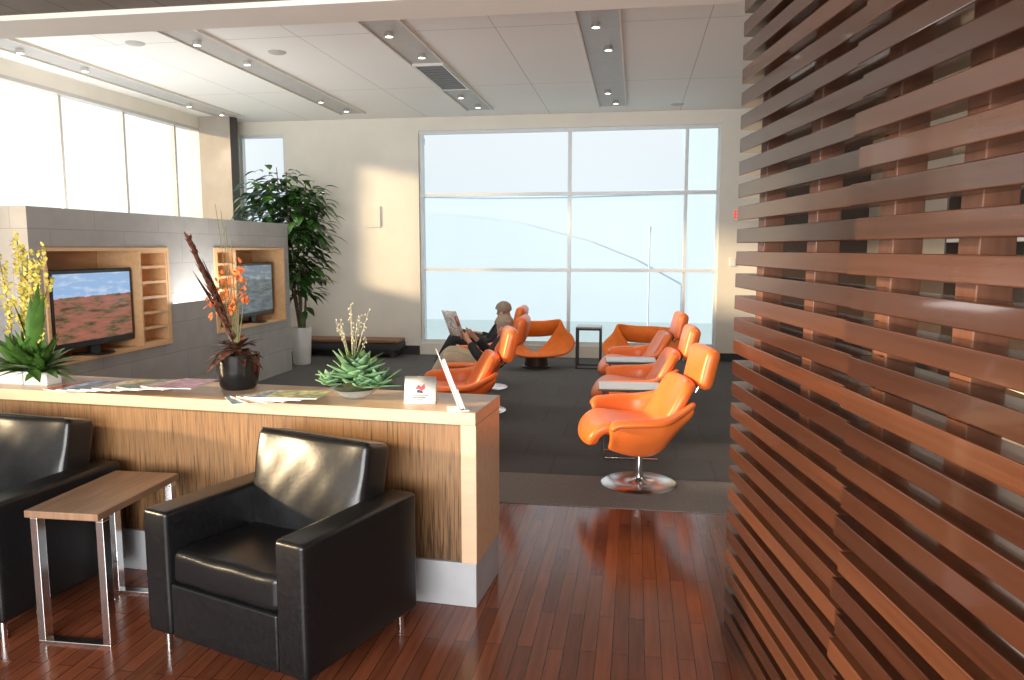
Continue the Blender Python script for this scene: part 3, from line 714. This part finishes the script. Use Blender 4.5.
for (x,h) in ((.02,.46),(.06,.36),(.04,.50),(-.07,.42),(.0,.30),(-.12,.30)):
    pts=[Vector((x*u,-.01*u,.18+h*u*.9)) for u in [i/6 for i in range(7)]]; tube(b,pts,.003,6)
    for j in range(22):
        c=pts[-1]+Vector((random.gauss(0,.015),random.gauss(0,.012),random.gauss(-.02,.022))); an=random.uniform(0,6.28)
        leaf(f,c,(math.cos(an),-.6,math.sin(an)),.032,.018,0,3,.1,.7)
for (x,h) in ((-.10,.86),(-.07,.82),(-.05,.74),(-.02,.66)):
    pts=[Vector((x*u,.02*u,.18+h*u*.9)) for u in [i/6 for i in range(7)]]; tube(b,pts,.0018,5)
obj('stems', b, M['stem'], t); obj('blossoms', f, M['bloom'], t)

# ------------------------------------------------------------------ potted tree
t=thing('potted_tree','tall leafy dark green indoor tree in a white pot by the back wall','plant',(-4.68,10.25,.004))
b=B(); lathe(b,[(0,0),(.11,0),(.12,.02),(.145,.50),(.14,.53),(.125,.53),(.12,.47),(0,.46)],30); obj('pot', b, M['white'], t)
b=B(); lathe(b,[(0,.45),(.12,.47),(0,.49)],16); obj('soil', b, M['soil'], t)
b=B(); brs=[]
for (x,y,h,lx) in ((0,0,2.22,-.16),(.03,.03,2.05,.08),(-.03,.02,2.1,-.40),(.0,-.03,1.9,.04),(-.02,.0,2.28,-.28)):
    pts=[Vector((x+lx*u+.02*math.sin(u*7),y,.48+h*u)) for u in [i/10 for i in range(11)]]; tube(b,pts,[.018-.012*i/10 for i in range(11)],8); brs.append(pts)
obj('trunk', b, M['bark'], t)
b=B()
for k in range(1050):
    pts=random.choice(brs); u=random.uniform(.12,1.0)**.6; c=pts[int(u*10)].copy()
    sp=.10+.38*math.sin(math.pi*min(1,max(0,u-.16)*.92))
    th=random.uniform(0,6.28); c+=Vector((math.cos(th)*sp*random.random()**.6-.04,math.sin(th)*sp*.75*random.random()**.6,random.uniform(-.12,.20)))
    c.y=max(c.y,-.25)
    th+=random.uniform(-.6,.6); sy=math.sin(th); sy=sy*.3 if sy<0 else sy
    leaf(b,c,(math.cos(th),sy,random.uniform(-.2,.6)),random.uniform(.16,.24),random.uniform(.095,.135),random.uniform(.3,.8),4,.2)
obj('foliage', b, M['leaf'], t)

# ------------------------------------------------------------------ people
def skin(name, vs, es, m, parent, sub=2):
    me=bpy.data.meshes.new(name); me.from_pydata([v[0] for v in vs],es,[]); o=bpy.data.objects.new(name,me); C.objects.link(o)
    o.parent=parent; me.materials.append(m); k=o.modifiers.new('Skin','SKIN'); k.use_smooth_shade=True
    for i,v in enumerate(vs):
        r=v[1]; r=r if isinstance(r,tuple) else (r,r); me.skin_vertices[0].data[i].radius=r
        me.skin_vertices[0].data[i].use_root=(i==0)
    k=o.modifiers.new('Sub','SUBSURF'); k.levels=sub; k.render_levels=sub
    return o
lips=mat('lips',(.35,.12,.09),.5)
def hd(x,y,z):
    v=Matrix.Rotation(R(-24),4,'Y')@(Vector((x-.27,y,z-.86))*.93); return (v.x+.285,v.y,v.z+.86-.085)
def build_person(loc,label,hairmat,reading):
    pe=thing('person',label,'person',loc)
    vs=[((.07,0,.46),.105),((.14,0,.58),.10),((.225,0,.68),.115),((.28,0,.77),.055),(hd(.265,0,.90),.052),(hd(.245,0,.945),.068),(hd(.255,0,1.01),.083),(hd(.265,0,1.07),.056)]
    es=[(0,1),(1,2),(2,3),(3,4),(4,5),(5,6),(6,7)]
    vs.append((hd(.15,0,.965),.011)); es.append((5,8))
    def chain(start,pts):
        pv=start
        for c,r in pts: vs.append((c,r)); es.append((pv,len(vs)-1)); pv=len(vs)-1
        return pv
    for s in (-1,1):
        if reading:
            w=chain(2,[((.23,s*.15,.72),.055),((.12,s*.23,.61),.045),((.05,s*.25,.57),.042),((-.04,s*.20,.66),.035),((-.11,s*.15,.75),.024),((-.15,s*.135,.79),.03)])
            for j in range(4): chain(w,[((-.175-.006*j,s*(.13-.012*j),.835-.018*j),.009),((-.195,s*(.11-.012*j),.85-.02*j),.008),((-.185,s*(.09-.01*j),.855-.02*j),.007)])
            chain(w,[((-.14,s*.115,.82),.009),((-.155,s*.10,.845),.008)])
        else:
            w=chain(2,[((.23,s*.15,.72),.055),((.16,s*.22,.60),.045),((.10,s*.235,.54),.042),((.0,s*.20,.56),.035),((-.10,s*.15,.605),.024),((-.14,s*.13,.615),.03)])
            for j in range(4): chain(w,[((-.18,s*(.15-.018*j),.622),.009),((-.205,s*(.148-.018*j),.615),.008),((-.222,s*(.146-.018*j),.60),.007)])
            chain(w,[((-.15,s*.10,.62),.009),((-.175,s*.09,.615),.008)])
    chain(0,[((.04,-.09,.45),.085),((-.15,-.11,.52),.075),((-.34,-.12,.58),.06),((-.45,-.12,.38),.052),((-.57,-.12,.14),.036),((-.60,-.12,.07),.036),((-.71,-.13,.055),.03)])
    chain(0,[((.04,.09,.46),.085),((-.15,.08,.54),.075),((-.36,.07,.62),.06),((-.48,.06,.42),.052),((-.62,.04,.18),.036),((-.66,.04,.09),.036),((-.77,.04,.06),.03)])
    skin('body', vs, es, M['skin'], pe)
    vs2=[((.06,0,.46),.125),((-.02,-.10,.47),.098),((-.16,-.11,.53),.088),((-.345,-.12,.585),.072),((-.455,-.12,.38),.064),((-.56,-.12,.17),.055),((-.02,.09,.48),.098),((-.16,.08,.55),.088),((-.365,.07,.625),.072),((-.485,.06,.42),.064),((-.61,.04,.21),.055)]
    skin('trousers', vs2, [(0,1),(1,2),(2,3),(3,4),(4,5),(0,6),(6,7),(7,8),(8,9),(9,10)], M['khaki'] if reading else M['jacket'], pe)
    vs3=[((.08,0,.49),.13),((.15,0,.59),.125),((.23,0,.69),.14),((.27,0,.76),.08)]; es3=[(0,1),(1,2),(2,3)]
    for s in (-1,1):
        n=len(vs3)
        if reading: vs3+=[((.23,s*.16,.72),.075),((.12,s*.24,.61),.062),((.05,s*.255,.565),.058),((-.04,s*.205,.66),.05),((-.095,s*.165,.735),.042)]
        else: vs3+=[((.23,s*.16,.72),.075),((.16,s*.225,.60),.062),((.10,s*.24,.535),.058),((.0,s*.205,.56),.05),((-.085,s*.16,.60),.042)]
        es3+=[(2,n),(n,n+1),(n+1,n+2),(n+2,n+3),(n+3,n+4)]
    skin('jacket', vs3, es3, M['jacket'], pe)
    b=B()
    bmesh.ops.create_icosphere(b, subdivisions=4, radius=1)
    for v in list(b.verts):
        c=v.co.copy(); n_=1+.06*noise.noise(c*5)
        v.co=Vector((.268+c.x*.098*n_,c.y*.092*n_,1.03+c.z*.092*n_))
    bmesh.ops.delete(b, geom=[v for v in b.verts if (v.co.x<.20 and v.co.z<1.06) or v.co.z<.965 or (v.co.x<.245 and v.co.z<1.0)], context='VERTS')
    for v in b.verts: v.co = Vector(hd(v.co.x+random.uniform(-.004,.004),v.co.y+random.uniform(-.004,.004),v.co.z))
    obj('hair', b, hairmat, pe, solid=.01)
    for s in (-1,1):
        b=B(); bmesh.ops.create_uvsphere(b,u_segments=10,v_segments=8,radius=.011,matrix=Matrix.Translation(hd(.178,s*.032,1.005))); obj('eye', b, M['dark'], pe)
        b=B(); bmesh.ops.create_uvsphere(b,u_segments=10,v_segments=8,radius=.028,matrix=Matrix.Translation(hd(.235,s*.09,.985))@Matrix.Diagonal((.7,.35,1,1))); obj('ear', b, M['skin'], pe)
    for (x,y,z,ry) in ((-.65,-.12,.06,0),(-.71,.04,.065,0)):
        b=B(); rbox(b,.26,.09,.075,.034,T(x,y,z,ry=ry)); obj('shoe', b, M['black'], pe)
    q=hd(.172,0,.938)
    b=B(); box(b,-.004,.004,-.022,.022,-.002,.002,Matrix.Translation(q)); obj('mouth', b, lips, pe)
build_person(L2+Vector((.03,0,-.02)),'person in dark jacket and khaki trousers reading a newspaper in an orange chair',M['hair'],True)
build_person(L3+Vector((.0,0,.02)),'person with brown hair seated behind the newspaper reader',M['hair2'],False)
nw=thing('newspaper','open newspaper held up by the seated person','newspaper',(L2.x-.15,L2.y-.02,.76),30)
b=B(); P=[]
for i in range(9):
    y=-.20+.05*i; P.append([Vector((-.02-.30*abs(y)+.02*math.cos(y*20)-.35*z, y, z)) for z in (0,.10,.20,.26)])
grid(b,P); obj('sheets', b, M['news'], nw, solid=.002)
for s in (-1,1):
    b=B(); y0,y1=s*.05,s*.16
    P=[[Vector((-.012-.30*abs(y)+.02*math.cos(y*20)-.35*z,y,z)) for z in (.12,.22)] for y in (y0,(y0*2+y1)/3,(y0+2*y1)/3,y1)]; grid(b,P)
    obj('printed_picture', b, mat('printed picture',(.50,.16,.10),.6,var=.8,sc=14), nw, solid=.001)

# ------------------------------------------------------------------ light
w=bpy.data.worlds.new('World'); S.world=w; w.use_nodes=True; nt=w.node_tree; L=nt.links.new
bg=nt.nodes['Background']; tc=nn(nt,'ShaderNodeTexCoord'); sp=nn(nt,'ShaderNodeSeparateXYZ'); L(tc.outputs['Generated'],sp.inputs[0])
mr=nn(nt,'ShaderNodeMapRange'); mr.inputs['From Min'].default_value=-.60; mr.inputs['From Max'].default_value=-.42; L(sp.outputs[0],mr.inputs[0])
cr=nn(nt,'ShaderNodeValToRGB'); cr.color_ramp.elements[0].position=0; cr.color_ramp.elements[0].color=(.80,.90,.94,1); cr.color_ramp.elements[1].position=.2; cr.color_ramp.elements[1].color=(.97,.99,1,1); L(sp.outputs[2],cr.inputs[0])
mx=nn(nt,'ShaderNodeMix',data_type='RGBA'); L(mr.outputs[0],mx.inputs[0]); mx.inputs[6].default_value=(1.25,1.24,1.18,1); L(cr.outputs[0],mx.inputs[7]); L(mx.outputs[2],bg.inputs[0]); bg.inputs[1].default_value=1.0
light('SUN','sun',(-20,-10,12),(.925,.30,-.19),9.5,(1,.71,.41))
light('AREA','rear_fill',(-2.5,-2.8,1.9),(0,1,-.05),95,(1,.98,.96),(6,2))  # added soft fill behind the camera; no window stands there
light('AREA','partition_fill',(-5.7,7.6,1.2),(0.1,0,1),110,(1,.98,.95),(1,3.5))  # added fill hidden behind the partition, aimed up to brighten the ceiling
light('AREA','rear_ceiling_fill',(-1.5,-1.5,1.45),(0,.8,.45),470,(1,.985,.97),(4,1.8))  # added unseen fill behind the camera that lifts the far ceiling
light('AREA','right_room_fill',(2.4,6.0,3.2),(0.3,0,-1),40,(1,.92,.85),(1,3))  # added fill brightening the gaps between the slats; no fixture there
